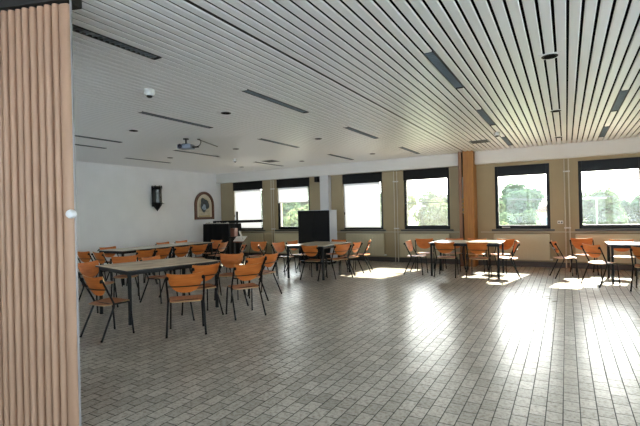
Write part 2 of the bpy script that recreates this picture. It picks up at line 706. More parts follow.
k = 8
for (x0, x1) in BW:
    plain_window(k, ((x0 + x1) / 2, YN - .15, .5), pi, (x1 - x0) / 2, 2.3, 0)
    k += 1
for (y0, y1) in RW:
    plain_window(k, (XR + .15, (y0 + y1) / 2, .9), -pi / 2, (y1 - y0) / 2, 1.7, 0)
    k += 1
for (x0, x1) in LW:
    plain_window(k, ((x0 + x1) / 2, YS - .1, .9), pi, (x1 - x0) / 2, 1.8, 0)
    k += 1


# roller blinds hung in front of the frames
def blind(ix, zb, fabric, label, drop_x=0.03):
    x0, x1, z0, z1 = WIN[ix]
    cx, hw = (x0 + x1) / 2, (x1 - x0) / 2
    t = thing('roller_blind', label, 'blind', (cx, YW + .03, 0), group=None)
    MB().box(-hw + .004, hw - .004, -.04, .022, 2.335, z1 - .003, .006).build('cassette', 'dark_shutter', t)
    f = MB()
    n = 10
    vs, fs = [], []
    for k in range(n + 1):
        u = -hw + drop_x + (2 * hw - drop_x - .085) * k / n
        for z in (2.34, zb):
            vs.append((u, -.006 + .002 * sin(k * 1.3), z))
    for k in range(n):
        fs.append((2 * k, 2 * k + 2, 2 * k + 3, 2 * k + 1))
    f.add(vs, fs)
    f.build('fabric', fabric, t)
    MB().tube([(-hw + drop_x, -.006, zb), (hw - .085, -.006, zb)], .009, 8).build('hem_bar', 'off_white' if fabric == 'blind_white' else 'dark_frame', t)
    return t


blind(0, 1.0, 'blind_white', 'white roller blind fully lowered over corner window beside the arched picture')
blind(1, 1.84, 'blind_white', 'white roller blind lowered only part way, green trees showing below')
blind(2, 1.0, 'blind_white', 'white roller blind fully lowered in window just past the black cabinet')
wb = blind(3, 1.04, 'screen_weave', 'see-through screen blind over the window beside the wooden pillar')
MB().box(-.60, .555, -.011, -.0085, 1.675, 1.69).build('seam', 'louvre', wb)

# radiators with brackets
RADS = [(-10.35, -9.0, 'beige panel radiator in the corner, under the fully lowered blind'),
        (-8.50, -7.1, 'beige panel radiator under the half-lowered white blind'),
        (-5.85, -4.62, 'beige panel radiator under the lowered blind past the black cabinet'),
        (-4.15, -2.75, 'beige panel radiator between window pipes and wooden pillar'),
        (-1.63, -0.36, 'beige panel radiator under the clear window just past the wooden pillar'),
        (0.17, 1.60, 'beige panel radiator under the window with pole and cable outside')]
r0 = None
for (x0, x1, lb) in RADS:
    hw = (x1 - x0) / 2
    t = thing('radiator', lb, 'radiator', ((x0 + x1) / 2, YW - .08, 0), group='panel radiators along the window wall')
    p = MB().box(-hw, hw, -.03, .03, .17, .81, .012)
    k = -hw + .06
    while k < hw - .05:
        p.box(k, k + .02, -.034, -.028, .21, .77, .0)
        k += .1
    p.build('panel', 'radiator', t)
    MB().box(-hw + .02, hw - .02, -.028, .028, .809, .82).build('top_grille', 'pipe', t)
    for s in (-1, 1):
        MB().box(s * hw * .7 - .015, s * hw * .7 + .015, .025, .07, .3, .7).build('bracket', 'radiator', t)
    v = MB().lathe([(.006, 0), (.02, .002), (.022, .05), (.014, .06)], 10, (hw + .0, 0, .2), axis='x')
    v.build('valve', 'off_white', t)

# heating pipes
for nm, lb, xa in (('a', 'pair of vertical heating pipes between the two blinds in the far corner', -8.6), ('b', 'pair of vertical heating pipes between the windows left of the wooden pillar', -4.25), ('c', 'pair of vertical heating pipes between the two clear windows', 0.02)):
    t = thing('heating_pipe', lb, 'pipe', (xa, YW - .05, 0), group='vertical heating pipes on the window wall')
    for s in (-.045, .045):
        MB().tube([(s, 0, 0.0), (s, 0, 2.66)], .014, 8).build('pipe', 'pipe', t, smooth=40)
    for z in (.95, 2.3):
        MB().box(-.07, .07, -.018, .05, z, z + .03, .004).build('clamp', 'off_white', t)
p = MB().tube([(XL + .1, 0, .865), (-2.45, 0, .865)], .011, 8)
p.build('distribution_pipe', 'pipe', smooth=40, loc=(0, YW - .025, 0))
tag(bpy.data.objects['distribution_pipe'], 'thin horizontal pipe above radiators from far corner to the wooden pillar', 'pipe')
p = MB().tube([(-1.95, 0, .865), (XR - .1, 0, .865)], .011, 8)
o = p.build('distribution_pipe', 'pipe', smooth=40, loc=(0, YW - .025, 0))
tag(o, 'thin horizontal pipe above radiators under the two clear windows', 'pipe')
t = thing('wall_socket', 'small white double socket box on tan wall beside vertical pipes, between the clear windows', 'socket', (-0.13, YW, 1.1))
MB().box(-.06, .06, -.03, 0, -.04, .04, .006).build('housing', 'off_white', t)
for s in (-.028, .028):
    MB().lathe([(.018, 0), (.016, .002)], 12, (s, -.0305, 0), axis='y').build('outlet', 'louvre_dark', t)

# wooden pillar with the partition's latch jamb, and the pale column
pil = struct(thing('pillar', None, None, (-2.2, 11.62, 0)))
struct(MB().box(-.085, .17, -.18, .27, 0, HC + .02, .008).build('pillar_post', 'pillar_wood', pil))
struct(MB().box(-.21, -.125, -.13, .27, 0, HC + .02, .006).build('pillar_jamb', 'pillar_jamb', pil))
struct(MB().box(-.125, -.085, -.08, .27, 0, HC + .02).build('pillar_groove', 'header_dark', pil))
t = thing('latch_rod', 'slim grey latch rod with knobs hanging in groove of the wooden pillar', 'latch', (-2.305, 11.49, 0))
MB().tube([(0, 0, 1.35), (0, 0, 2.3)], .011, 8).build('rod', 'steel_rod', t, smooth=40)
MB().tube([(.04, -.015, 1.55), (.04, -.015, 2.25)], .009, 8).build('rod', 'aluminium', t, smooth=40)
for z in (1.4, 1.52, 1.62, 1.72):
    MB().lathe([(.004, 0), (.024, .006), (.026, .02), (.01, .03)], 10, (0, -.012, z), axis='y').build('knob', 'gilt', t, smooth=40)
struct(MB().box(-6.67, -6.37, 11.70, 11.9, 0, 2.63, .01).build('column', 'light_column'))
t = thing('loudspeaker', 'small black loudspeaker high on wall beside pale column', 'speaker', (-6.80, 11.80, 2.52))
MB().box(-.07, .07, -.09, .06, -.08, .09, .01).build('cabinet', 'black_plastic', t)
MB().box(-.055, .055, -.096, -.09, -.065, .075, .003).build('grille', 'matt_black', t)
MB().box(-.02, .02, .06, .1, -.02, .02).build('bracket', 'black_steel', t)

# ------------------------------------------------------------------ ceiling fittings
LPOS = {-1: 'a'}
bay = {0: 'nearest the camera', 1: 'nearest the camera', 2: 'midway to the windows', 3: 'closest to the windows'}
for (s, y0, y1) in SLOTS:
    xm = (s[0] + s[1]) / 2
    row = ('beyond the three downlights' if xm > 0 else 'on pillar side of ceiling track' if xm > -2 else 'next to ceiling track, lantern side' if xm > -4
           else 'second row from ceiling track' if xm > -6 else 'third row from ceiling track' if xm > -8
           else 'over the long wall table' if xm > -9 else 'closest to the lantern wall')
    pos = 'by the partition' if y0 < 3 else 'nearer end' if y0 < 5 else 'middle one' if y0 < 7.5 else 'window end'
    t = thing('ceiling_light', 'slim louvred ceiling light %s, %s' % (row, pos), 'ceiling light', (xm, y0, HC), group='recessed louvred ceiling lights')
    L = y1 - y0
    f = MB()
    hw = .05
    f.box(-hw, -hw + .006, 0, L, -.002, .07).box(hw - .006, hw, 0, L, -.002, .07)
    f.box(-hw, hw, -.004, .004, -.002, .07).box(-hw, hw, L - .004, L + .004, -.002, .07).box(-hw, hw, 0, L, .066, .07)
    f.build('housing', 'louvre_dark', t)
    f = MB()
    n = int(L / .05)
    for k in range(1, n):
        y = L * k / n
        f.box(-hw + .006, hw - .006, y - .003, y + .003, .001, .02)
    f.box(-hw + .006, hw - .006, .004, L - .004, .016, .018)
    f.build('louvre', 'louvre', t)
DOWN = [(-4.28, 4.80, 'dark round downlight over the aisle beyond the nearest table'),
        (-6.42, 4.86, 'dark round downlight just before the projector'),
        (-8.66, 7.60, 'dark round downlight over long table by the lantern wall'),
        (-6.42, 7.50, 'dark round downlight just past the projector'),
        (-8.70, 10.42, 'dark round downlight in ceiling corner above the draped cabinet'),
        (-4.28, 7.50, 'dark round downlight above table in front of the black cabinet, aisle side'),
        (-6.48, 10.38, 'dark round downlight beside ceiling grille near the pale column'),
        (-0.11, 4.84, 'dark round downlight nearest the camera in the pillar-window bay'),
        (-0.11, 7.62, 'dark round downlight, middle one of three in line above empty floor'),
        (-0.11, 10.48, 'dark round downlight above the clear windows, last of three in line'),
        (-4.28, 10.28, 'dark round downlight near the fascia between blind window and screened window')]
d0 = None
for (xx, yy, lb) in DOWN:
    if d0 is None:
        d0 = thing('downlight', lb, 'ceiling light', (xx, yy, HC), group='round recessed downlights')
        pl = MB().box(-.1, .1, -.085, .085, -.004, .0035, .001)
        pl.build('mounting_plate', 'slat_white', d0)
        MB().lathe([(.055, -.0045), (.058, -.007), (.070, -.009), (.075, -.0045)], 24).build('trim_ring', 'matt_black', d0, smooth=40)
        MB().lathe([(.0, -.0048), (.05, -.005), (.05, -.0046)], 24).build('recess', 'plenum', d0)
    else:
        dup(d0, (xx, yy, HC), 0, lb)
for (xx, yy, lb) in ((-4.23, 3.43, 'white dome smoke detector on ceiling near the folding partition'),
                     (-7.61, 8.85, 'small white smoke detector on ceiling beyond the projector'),
                     (-1.14, 9.02, 'small white smoke detector between two louvred lights near the wooden pillar')):
    t = thing('smoke_detector', lb, 'smoke detector', (xx, yy, HC), group='ceiling smoke detectors')
    MB().lathe([(.058, 0), (.058, -.055), (.05, -.068)], 18).build('base', 'off_white', t, smooth=40)
    MB().lathe([(.034, -.068), (.034, -.080), (.02, -.09), (.004, -.093)], 16).build('sensor_head', 'louvre_dark', t, smooth=40)
for (xx, yy, lb) in ((-7.16, 9.82, 'square dark ventilation grille in ceiling near the far corner windows'),
                     (-1.62, 10.0, 'square dark ventilation grille in ceiling close to the wooden pillar')):
    t = thing('ceiling_vent', lb, 'vent', (xx, yy, HC), group='square ceiling vents')
    MB().box(-.2, .2, -.2, .2, -.008, 0, .003).build('frame', 'louvre', t)
    g = MB()
    for k in range(7):
        g.box(-.17, .17, -.17 + k * .05, -.135 + k * .05, -.014, -.008)
    g.build('grille', 'louvre_dark', t)

# projector
t = thing('projector', 'grey ceiling projector with cable loop hanging from a black mount', 'projector', (-6.33, 5.95, HC), R(20))
t.scale = (.8, .8, .8)
MB().box(-.17, .17, -.13, .13, -.25, -.14, .02).build('casing', 'plastic_grey', t, smooth=40)
m = MB().lathe([(.07, 0), (.07, -.02), (.02, -.03), (.02, -.12), (.10, -.128), (.10, -.14)], 14)
m.build('mount', 'black_steel', t, smooth=40)
MB().lathe([(.05, 0), (.055, .03), (.045, .045)], 16, (-.09, -.13, -.195), axis='y').build('lens', 'lens', t, smooth=40)
pts = [(.16, .02, -.20), (.24, .03, -.21), (.33, .04, -.17), (.36, .05, -.09), (.33, .06, -.02), (.25, .1, -.008), (.25, 1.3, -.008)]
MB().tube(pts, .012, 8).build('cable', 'cable', t, smooth=60)
MB().box(.14, .32, -.03, .03, -.225, -.195, .006).build('plug', 'black_plastic', t)

# ------------------------------------------------------------------ folding partition
PD = Vector((-.951, -.309, 0))        # direction the stack runs, away from the leading edge
PN = Vector((.309, -.951, 0))         # towards the camera side
ang = math.atan2(PD.y, PD.x)
P0 = Vector((-2.822, 1.682, 0))
part = thing('folding_partition', 'beige pleated folding partition, gathered at the left edge of the room', 'partition', P0, ang)
ZT = 2.88
prof = []
NP, WP = 15, .0605
off = .085


def pleat_outline(u0, w, dep, half=True):
    pts = []
    for k in range(9):
        a = pi * k / 8
        pts.append((u0 + w * .5 - w * .5 * cos(a), dep * (sin(a) ** .6)))
    return pts


front = []
for k in range(NP):
    wk = WP * (1 - .012 * k)
    front += pleat_outline(off, wk * .80, .034 + .004 * sin(k * 2.1))
    off += wk
    front += [(off - wk * .195, -.05), (off - wk * .005, -.05)]
back = [(u, -.02 - max(v, 0)) for u, v in reversed(front)]
outl = front + back
# local frame: x along the stack, +y = left of x; camera side is -(perp)
b = MB()
n = len(front)
vs, fs = [], []
for z in (0.015, ZT):
    for (u, v) in front:
        vs.append((u, v, z))
for k in range(n - 1):
    fs.append((k, k + 1, n + k + 1, n + k))
for z in (0.015, ZT):
    for (u, v) in front:
        vs.append((u, -.07 - v, z))
for k in range(n - 1):
    fs.append((2 * n + k, 3 * n + k, 3 * n + k + 1, 2 * n + k + 1))
b.add(vs, fs)
b.build('pleated_curtain', 'pleat', part, smooth=50)
MB().box(.002, .078, -.012, .034, .015, ZT, .02).build('lead_panel', 'pleat', part, smooth=50)
MB().box(-.006, .003, .0, .014, .01, ZT + .03, .002).build('lead_post', 'aluminium', part)
hb = MB()
hb.lathe([(.012, 0.0), (.012, -.012), (.026, -.018), (.031, -.038), (.024, -.056), (.004, -.062)], 16, (-.012, .02, 1.485), axis='y')
hb.build('handle', 'knob_white', part, smooth=40)
MB().box(.0, off, -.10, .05, ZT + .01, HC + .005, .004).build('head_shade', 'header_dark', part)  # dark strip standing in for the soft shadow above the pleats


# ------------------------------------------------------------------ chair prototype
def back_mesh():
    W2, zt, zb = .215, .768, .512
    nx, nz = 18, 8
    th = .006
    vs, fs = [], []
    for side in (0, 1):
        for i in range(nx + 1):
            u = -1 + 2 * i / nx
            x = u * W2
            # half-moon: gently dipped top edge, elliptical bottom
            top = zt - .018 * (1 - u * u)
            e = max(0.0, 1 - abs(u) ** 2.5) ** .55
            bot = (zt - .022) - (zt - .022 - zb) * e
            for j in range(nz + 1):
                z = bot + (top - bot) * j / nz
                y = -.205 + .038 * u * u - (z - .71) * .42
                vs.append((x, y + (th if side else -th), z))
    n1 = (nx + 1) * (nz + 1)
    for i in range(nx):
        for j in range(nz):
            a = i * (nz + 1) + j
            q = (a, a + nz + 1, a + nz + 2, a + 1)
            fs.append(q)
            fs.append(tuple(n1 + t for t in reversed(q)))
    ring = [i * (nz + 1) for i in range(nx + 1)] + [nx * (nz + 1) + j for j in range(1, nz + 1)] + [i * (nz + 1) + nz for i in range(nx - 1, -1, -1)] + [j for j in range(nz - 1, 0, -1)]
    k0 = len(fs)
    for a, c in zip(ring, ring[1:] + ring[:1]):
        fs.append((a, c, n1 + c, n1 + a))
    b = MB()
    b.add(vs, fs)
    b.mi = [0] * k0 + [1] * (len(fs) - k0)
    return b


def seat_mesh():
    n = 40
    pts = []
    for k in range(n):
        a = 2 * pi * k / n
        ca, sa = cos(a), sin(a)
        e = 2 / 3.4
        x = abs(ca) ** e * (1 if ca > 0 else -1)
        y = abs(sa) ** e * (1 if sa > 0 else -1)
        wx = .20 + .012 * y
        pts.append((x * wx, .010 + y * .205))
    rings = [1.0, .8, .55, .3]
    vs, fs = [], []

    def zz(x, y):
        dip = -.010 * (1 - (x / .2) ** 2) * (1 - ((y - .0) / .22) ** 2)
        fr = -.018 * max(0, (y - .13) / .08) ** 2
        rr = .012 * max(0, (-y - .1) / .08) ** 2
        return .420 + .07 * y + dip + fr + rr
    for side in (0, 1):
        base = len(vs)
        for s in rings:
            for (x, y) in pts:
                X, Y = x * s, .015 + (y - .015) * s
                vs.append((X, Y, zz(X, Y) - (.011 if side else 0)))
        c = len(vs)
        vs.append((0, .015, zz(0, .015) - (.011 if side else 0)))
        for r in range(len(rings) - 1):
            for k in range(n):
                k2 = (k + 1) % n
                fs.append((base + r * n + k, base + r * n + k2, base + (r + 1) * n + k2, base + (r + 1) * n + k))
        for k in range(n):
            fs.append((base + (len(rings) - 1) * n + k, base + (len(rings) - 1) * n + (k + 1) % n, c))
    m = len(fs)
    h = len(rings) * n + 1
    for k in range(n):
        k2 = (k + 1) % n
        fs.append((k, k2, h + k2, h + k))
    b = MB()
    b.add(vs, fs)
    b.mi = [0] * m + [1] * n
    return b


def smooth_path(pts, rad=.03, n=4):
    out = [Vector(pts[0])]
    for a, p, c in zip(pts, pts[1:], pts[2:]):
        a, p, c = Vector(a), Vector(p), Vector(c)
        d0, d1 = (a - p).normalized(), (c - p).normalized()
        s, e = p + d0 * rad, p + d1 * rad
        for k in range(n + 1):
            t = k / n
            out.append(s * (1 - t) ** 2 + p * 2 * t * (1 - t) + e * t * t)
    out.append(Vector(pts[-1]))
    return out


def make_chair():
    t = thing('stacking_chair', 'chair', 'chair', group=None)
    back_mesh().build('backrest', ['ply', 'ply_edge'], t, smooth=40)
    seat_mesh().build('seat', ['ply_seat', 'ply_edge'], t, smooth=40)
    for s in (-1, 1):
        path = smooth_path([(s * .228, -.225, .004), (s * .212, -.045, .405), (s * .222, -.2, .715)], .04)
        leg = MB().tube(path, .0125, 8)
        lo = leg.build('rear_leg', 'black_steel', t, smooth=50)
        MB().lathe([(.012, 0), (.0138, .003), (.0138, .02), (.0128, .022)], 10, (s * .228, -.225, .0)).build('rubber_foot', 'rubber', lo, smooth=50)
        MB().lathe([(.02, -.02), (.022, 0), (.018, .016), (.006, .022)], 10, (s * .213, -.203, .708)).build('mounting_cap', 'rubber', lo, smooth=50)
    for s in (-1, 1):
        path = smooth_path([(s * .205, -.06, .412), (s * .190, .17, .412), (s * .205, .205, .004)], .035)
        lo = MB().tube(path, .0115, 8).build('front_leg', 'black_steel', t, smooth=50)
        MB().lathe([(.011, 0), (.0128, .003), (.0128, .02), (.0118, .022)], 10, (s * .205, .205, .0)).build('rubber_foot', 'rubber', lo, smooth=50)
    f = MB().tube([(-.2, .10, .408), (.2, .10, .408)], .010, 8).tube([(-.208, -.05, .405), (.208, -.05, .405)], .010, 8)
    f.build('seat_frame', 'black_steel', t, smooth=50)
    f = MB().tube(smooth_path([(-.217, -.14, .60), (-.1, -.195, .60), (.1, -.195, .60), (.217, -.14, .60)], .04), .007, 8)
    f.build('back_rail', 'black_steel', t, smooth=50)
    return t


CH = [
    # around the nearest table
    (-4.97, 3.34, -3, 'orange plywood chair at end of nearest worn table, beside the folding partition', 1),
    (-4.19, 3.88, 46, 'orange chair standing nearest the camera, back to camera, at the nearest worn table', 1),
    (-4.68, 4.62, 72, 'orange chair tucked against nearest worn table, behind the chair closest to camera', 1),
    (-4.10, 4.90, 62, 'orange chair turned aside in the aisle, second along from the closest chair', 1),
    (-5.18, 5.80, 205, 'orange chair facing camera across the far end of the nearest worn table', 1),
    (-4.64, 5.66, 82, 'plywood chair in aisle directly behind the turned aside chair', 1),
    (-4.76, 6.24, 92, 'plywood chair in aisle, last of the chairs beyond the nearest worn table', 1),
    (-6.52, 4.20, -78, 'brown plywood chair behind the partition-side chair, facing the nearest table from wall side', 1),
    (-6.85, 4.95, -122, 'orange chair facing camera between nearest worn table and the long wall table', 1),
    (-6.16, 5.12, -82, 'orange chair pushed in on wall side of nearest worn table', 1),
    # table in front of the black cabinet
    (-4.88, 8.24, -2, 'orange chair pushed against near end of the table before the black cabinet', 2),
    (-4.50, 8.66, 62, 'golden lit chair on aisle side of black cabinet table, nearest of three', 2),
    (-4.46, 9.22, 88, 'plywood chair on aisle side of black cabinet table, middle of three', 2),
    (-4.42, 9.80, 108, 'sunlit chair seen side-on at black cabinet table, furthest of three on aisle side', 2),
    (-5.15, 9.78, 178, 'orange chair at window end of black cabinet table, mostly hidden behind it', 2),
    (-5.98, 8.02, -50, 'dark red plywood chair at wall-side corner of black cabinet table', 2),
    (-6.02, 8.72, -98, 'plywood chair on wall side of the black cabinet table, nearer of two', 2),
    (-5.98, 9.30, -95, 'plywood chair with bright lit edge, wall side of black cabinet table, further one', 2),
    (-6.86, 8.72, -160, 'orange chair standing loose in far aisle by the double pipes', 2),
    (-6.87, 7.95, 118, 'orange chair standing askew in front of the reddish box and papers', 2),
    # table in front of the wooden pillar
    (-3.05, 9.80, -90, 'sunlit chair seen edge-on at end of pillar table nearest the black cabinet', 3),
    (-3.04, 10.50, -160, 'orange chair at window-side corner of pillar table, black cabinet end', 3),
    (-2.32, 9.66, 1, 'orange chair on near side of pillar table, black cabinet end', 3),
    (-1.64, 9.70, -2, 'orange chair on near side of pillar table, closer to the clear windows', 3),
    (-1.10, 9.93, 100, 'chair seen side-on at clear-window end of pillar table', 3),
    (-1.30, 10.64, 158, 'orange chair at far corner of pillar table beside radiator', 3),
    (-2.40, 10.66, 180, 'orange chair behind the pillar table, directly before the wooden pillar', 3),
    (-1.87, 10.66, 181, 'orange chair behind the pillar table, before the clear-window radiator', 3),
    # table at the right edge
    (-0.06, 10.30, -76, 'sunlit chair seen side-on at end of table cut by picture edge', 4),
    (0.32, 11.02, -168, 'orange chair in front of double pipes, behind table cut by picture edge', 4),
    (0.53, 9.52, -52, 'pale golden sunlit chair turned toward table cut by picture edge', 4),
    (0.98, 10.72, 180, 'orange chair under the pole window, behind table cut by picture edge', 4),
    (1.56, 10.72, 179, 'orange chair at the extreme edge, behind table cut by picture edge', 4),
    (1.20, 9.14, -14, 'dark orange chair half cut off by the picture edge, nearest the camera on that side', 4),
    # long table by the lantern wall
    (-8.42, 5.66, -6, 'dark plywood chair at partition end of long wall table, on the room side', 5),
    (-7.98, 6.14, 86, 'brown plywood chair on room side of long wall table, first from the partition', 5),
    (-7.98, 6.60, 92, 'reddish plywood chair on room side of long wall table, second from the partition', 5),
    (-7.96, 7.15, 84, 'reddish plywood chair on room side of long wall table, third from the partition', 5),
    (-7.96, 7.72, 74, 'reddish plywood chair on room side of long wall table, fourth, slightly turned', 5),
    (-7.98, 8.50, 100, 'bright orange chair at far end of room side of long wall table', 5),
    (-9.48, 6.52, -90, 'chair between long wall table and white wall, nearest the partition', 5),
    (-9.48, 8.16, -90, 'chair against the white wall below the lantern, behind long wall table', 5),
    (-9.48, 8.82, -90, 'chair against the white wall just past the lantern, behind long wall table', 5),
    (-8.72, 9.06, 176, 'orange chair at far end of long wall table before the draped cabinet', 5),
    (-9.02, 5.68, 4, 'dark plywood chair at partition end of long wall table, by the white wall', 5),
]
GR = {1: 'chairs around the nearest table', 2: 'chairs around the table before the black cabinet', 3: 'chairs around the pillar table', 4: 'chairs around the table at the picture edge', 5: 'chairs around the long wall table'}
proto = None
for (x, y, a, lb, g) in CH:
    if proto is None:
        proto = make_chair()
        proto.location = (x, y, 0)
        proto.rotation_euler = (0, 0, R(a))
        proto['label'] = lb
        proto['group'] = GR[g]
    else:
        dup(proto, (x, y, 0), R(a), lb, GR[g])


# ------------------------------------------------------------------ tables (long side along local x)
def make_table(top, label, loc, rz, hx=.70, hy=.50):
    t = thing('canteen_table', label, 'table', loc, rz, 'canteen tables')
    MB().box(-hx, hx, -hy, hy, .722, .742, .004).build('tabletop', top, t)
    b = MB()
    for (x0, x1, y0, y1) in ((-hx, hx, -hy - .002, -hy + .003), (-hx, hx, hy - .003, hy + .002), (-hx - .002, -hx + .003, -hy, hy), (hx - .003, hx + .002, -hy, hy)):
        b.box(x0, x1, y0, y1, .7205, .738)
    b.build('edge_band', 'table_edge', t)
    b = MB()
    ax, ay = hx - .04, hy - .03
    b.box(-ax, ax, -ay, -ay + .025, .672, .721).box(-ax, ax, ay - .025, ay, .672, .721).box(-ax, -ax + .025, -ay + .025, ay - .025, .672, .721).box(ax - .025, ax, -ay + .025, ay - .025, .672, .721)
    b.build('apron', 'black_steel', t)
    for sx in (-1, 1):
        for sy in (-1, 1):
            px, py = sx * (hx - .055), sy * (hy - .045)
            lo = MB().box(px - .02, px + .02, py - .02, py + .02, .012, .721, .004).build('leg', 'black_steel', t)
            MB().box(px - .021, px + .021, py - .021, py + .021, 0, .02, .003).build('foot_cap', 'rubber', lo)
    return t


make_table('worn_top', 'worn brown-patched canteen table nearest the camera, by the folding partition', (-5.51, 4.58, 0), R(90 - 13.5), .74, .56)
make_table('laminate', 'canteen table standing in front of the tall black cabinet', (-5.06, 8.80, 0), R(90))
make_table('laminate', 'sunlit canteen table in front of the wooden pillar', (-1.95, 10.05, 0), R(1.5), .75, .5)
make_table('laminate', 'bright sunlit canteen table cut off by the picture edge, under the pole window', (1.37, 10.10, 0), R(1), .70, .42)
make_table('laminate', 'canteen table by the white wall, nearer of two joined end to end', (-8.76, 6.64, 0), R(90), .70, .43)
make_table('laminate', 'canteen table below the wall lantern, further of two joined end to end', (-8.76, 8.045, 0), R(90), .70, .43)

# ------------------------------------------------------------------ tall cabinet
t = thing('tall_cabinet', 'tall dark cabinet before the windows, shaded front and window-lit side painted in', 'cabinet', (-6.27, 10.72, 0))
MB().box(-.53, .50, -.08, .36, .08, 1.53, .008).build('body', 'cabinet_lit', t)  # pale bluish body stands in for window light on the side
MB().box(-.53, -.006, -.11, -.082, .10, 1.535, .004).build('door', 'matt_black', t)  # black doors stand in for the shade on the front
MB().box(-.002, .50, -.11, -.082, .10, 1.535, .004).build('door', 'matt_black', t)
MB().box(-.5, .47, -.06, .34, .02, .08).build('plinth', 'matt_black', t)
MB().box(-.53, .51, -.10, .37, 1.53, 1.545, .004).build('top_panel', 'cabinet_lit', t)
for s in (-.045, .037):
    MB().tube([(s, -.112, .75), (s, -.13, .77), (s, -.13, .93), (s, -.112, .95)], .006, 8).build('handle', 'matt_black', t)
for sx in (-.45, .42):
    for sy in (0, .3):
        MB().lathe([(.03, 0), (.03, .02), (.02, .025)], 10, (sx, sy, 0)).build('foot', 'rubber', t)

# ------------------------------------------------------------------ far left corner
t = thing('draped_cabinet', 'low cabinet draped in black cloth with pale scalloped top, below arched picture', 'cabinet', (-9.74, 10.62, 0))
t.scale = (1, 1, 1.10)
MB().box(-.5, .5, -.28, .28, .0, 1.06, .01).build('body', 'matt_black', t)
b = MB()
n = 72
ring = []
per = [(-.53, -.31), (.53, -.31), (.53, .31), (-.53, .31)]
tot = []
for (a, c) in zip(per, per[1:] + per[:1]):
    k = 26 if abs(a[0] - c[0]) > .1 else 14
    for i in range(k):
        tot.append((a[0] + (c[0] - a[0]) * i / k, a[1] + (c[1] - a[1]) * i / k))
vs, fs = [], []
lv = [1.085, 1.06, .8, .5, .2, .06]
for li, z in enumerate(lv):
    for i, (x, y) in enumerate(tot):
        fo = .022 * sin(i * 1.25) * (0 if li < 1 else min(1, li * .4))
        s = 1 + fo / .5 + .012 * li
        vs.append((x * s, y * s, z))
m = len(tot)
for li in range(len(lv) - 1):
    for i in range(m):
        fs.append((li * m + i, li * m + (i + 1) % m, (li + 1) * m + (i + 1) % m, (li + 1) * m + i))
fs.append(tuple(range(m)))
b.add(vs, fs)
b.build('cloth', 'black_cloth', t, smooth=60)
b = MB()
for k in range(9):
    x = -.48 + .11 * k
    pts = [(x, 1.088)] + [(x + .055 - .055 * cos(pi * j / 8), 1.088 + .035 * sin(pi * j / 8) + .012 * sin(k * 1.7)) for j in range(1, 8)] + [(x + .11, 1.088)]
    b.prism(pts, .02, lambda u, v, w: (u, -.27 + w, v))
b.build('scalloped_trim', 'pale_lace', t)
t = thing('reddish_box', 'small reddish wooden box on a dark stand beside black bar post', 'box', (-8.94, 10.25, 0))
MB().box(-.06, .10, -.08, .08, .80, 1.06, .008).build('box', 'box_red', t)
MB().box(-.12, .16, -.12, .12, .76, .80, .006).build('shelf', 'matt_black', t)
MB().box(-.03, .03, -.03, .03, .03, .76).build('post', 'matt_black', t)
MB().box(-.16, .16, -.14, .14, .0, .03, .006).build('base', 'matt_black', t)
t = thing('music_stand', 'small stand holding loose white papers beside the reddish box', 'stand', (-8.58, 10.12, 0))
MB().box(-.20, .20, -.008, .008, -.12, .12, .004, Matrix.Translation((0, 0, .72)) @ Matrix.Rotation(-.9, 4, 'X')).build('desk', 'box_red', t)
MB().box(-.20, .20, -.012, -.009, -.10, .13, 0, Matrix.Translation((0, 0, .725)) @ Matrix.Rotation(-.9, 4, 'X')).build('paper_sheet', 'paper', t)
MB().box(-.03, .03, -.012, -.009, -.16, .16, 0, Matrix.Translation((.06, 0, .83)) @ Matrix.Rotation(-.45, 4, 'Y')).build('paper_sheet', 'paper', t)
MB().tube([(0, .02, .03), (0, .02, .70)], .014, 8).build('post', 'matt_black', t)
MB().lathe([(.15, 0), (.15, .015), (.02, .03)], 14, (0, .02, 0)).build('base', 'matt_black', t)
t = thing('bar_stand', 'black stand with long horizontal bar and short upright before corner blind', 'stand', (-9.56, 11.15, 0))
MB().tube([(0, 0, .03), (0, 0, 1.58)], .035, 10).build('post', 'matt_black', t, smooth=40)
MB().box(-1.0, 1.10, -.08, -.035, 1.20, 1.29, .008, Matrix.Rotation(-.012, 4, 'Y')).build('crossbar', 'matt_black', t)
for a in (0, 2 * pi / 3, 4 * pi / 3):
    MB().tube([(0, 0, .25), (.28 * cos(a + pi / 2), .28 * sin(a + pi / 2), .0125)], .012, 8).build('leg', 'matt_black', t, smooth=40)

# ------------------------------------------------------------------ left wall: lantern and arched picture
t = thing('wall_lantern', 'black wrought iron lantern with pointed base on the white wall', 'lantern', (XL, 8.93, 0))
MB().box(0, .02, -.06, .06, 1.78, 2.36, .006).build('back_plate', 'iron', t)
f = MB()
cx = .17
f.lathe([(.13, 2.30), (.155, 2.32), (.15, 2.345), (.09, 2.37), (.03, 2.40)], 6, (cx, 0, 0))
for k in range(6):
    a = k * pi / 3
    f.tube([(cx + .125 * cos(a), .125 * sin(a), 1.88), (cx + .125 * cos(a), .125 * sin(a), 2.31)], .012, 6)
    f.lathe([(.012, 2.33), (.022, 2.36), (.02, 2.395), (.004, 2.42)], 6, (cx + .135 * cos(a), .135 * sin(a), 0))
f.lathe([(.15, 1.90), (.16, 1.885), (.15, 1.86)], 6, (cx, 0, 0))
f.build('frame', 'iron', t)
MB().lathe([(.15, 1.865), (.12, 1.80), (.05, 1.70), (.018, 1.66), (.003, 1.63)], 6, (cx, 0, 0)).build('pointed_base', 'iron', t)
g = MB()
for k in range(6):
    a0, a1 = k * pi / 3, (k + 1) * pi / 3
    p0, p1 = Vector((cx + .118 * cos(a0), .118 * sin(a0), 0)), Vector((cx + .118 * cos(a1), .118 * sin(a1), 0))
    g.add([(p0.x, p0.y, 1.89), (p1.x, p1.y, 1.89), (p1.x, p1.y, 2.31), (p0.x, p0.y, 2.31)], [(0, 1, 2, 3)])
g.build('pane', 'amber_glass', t)
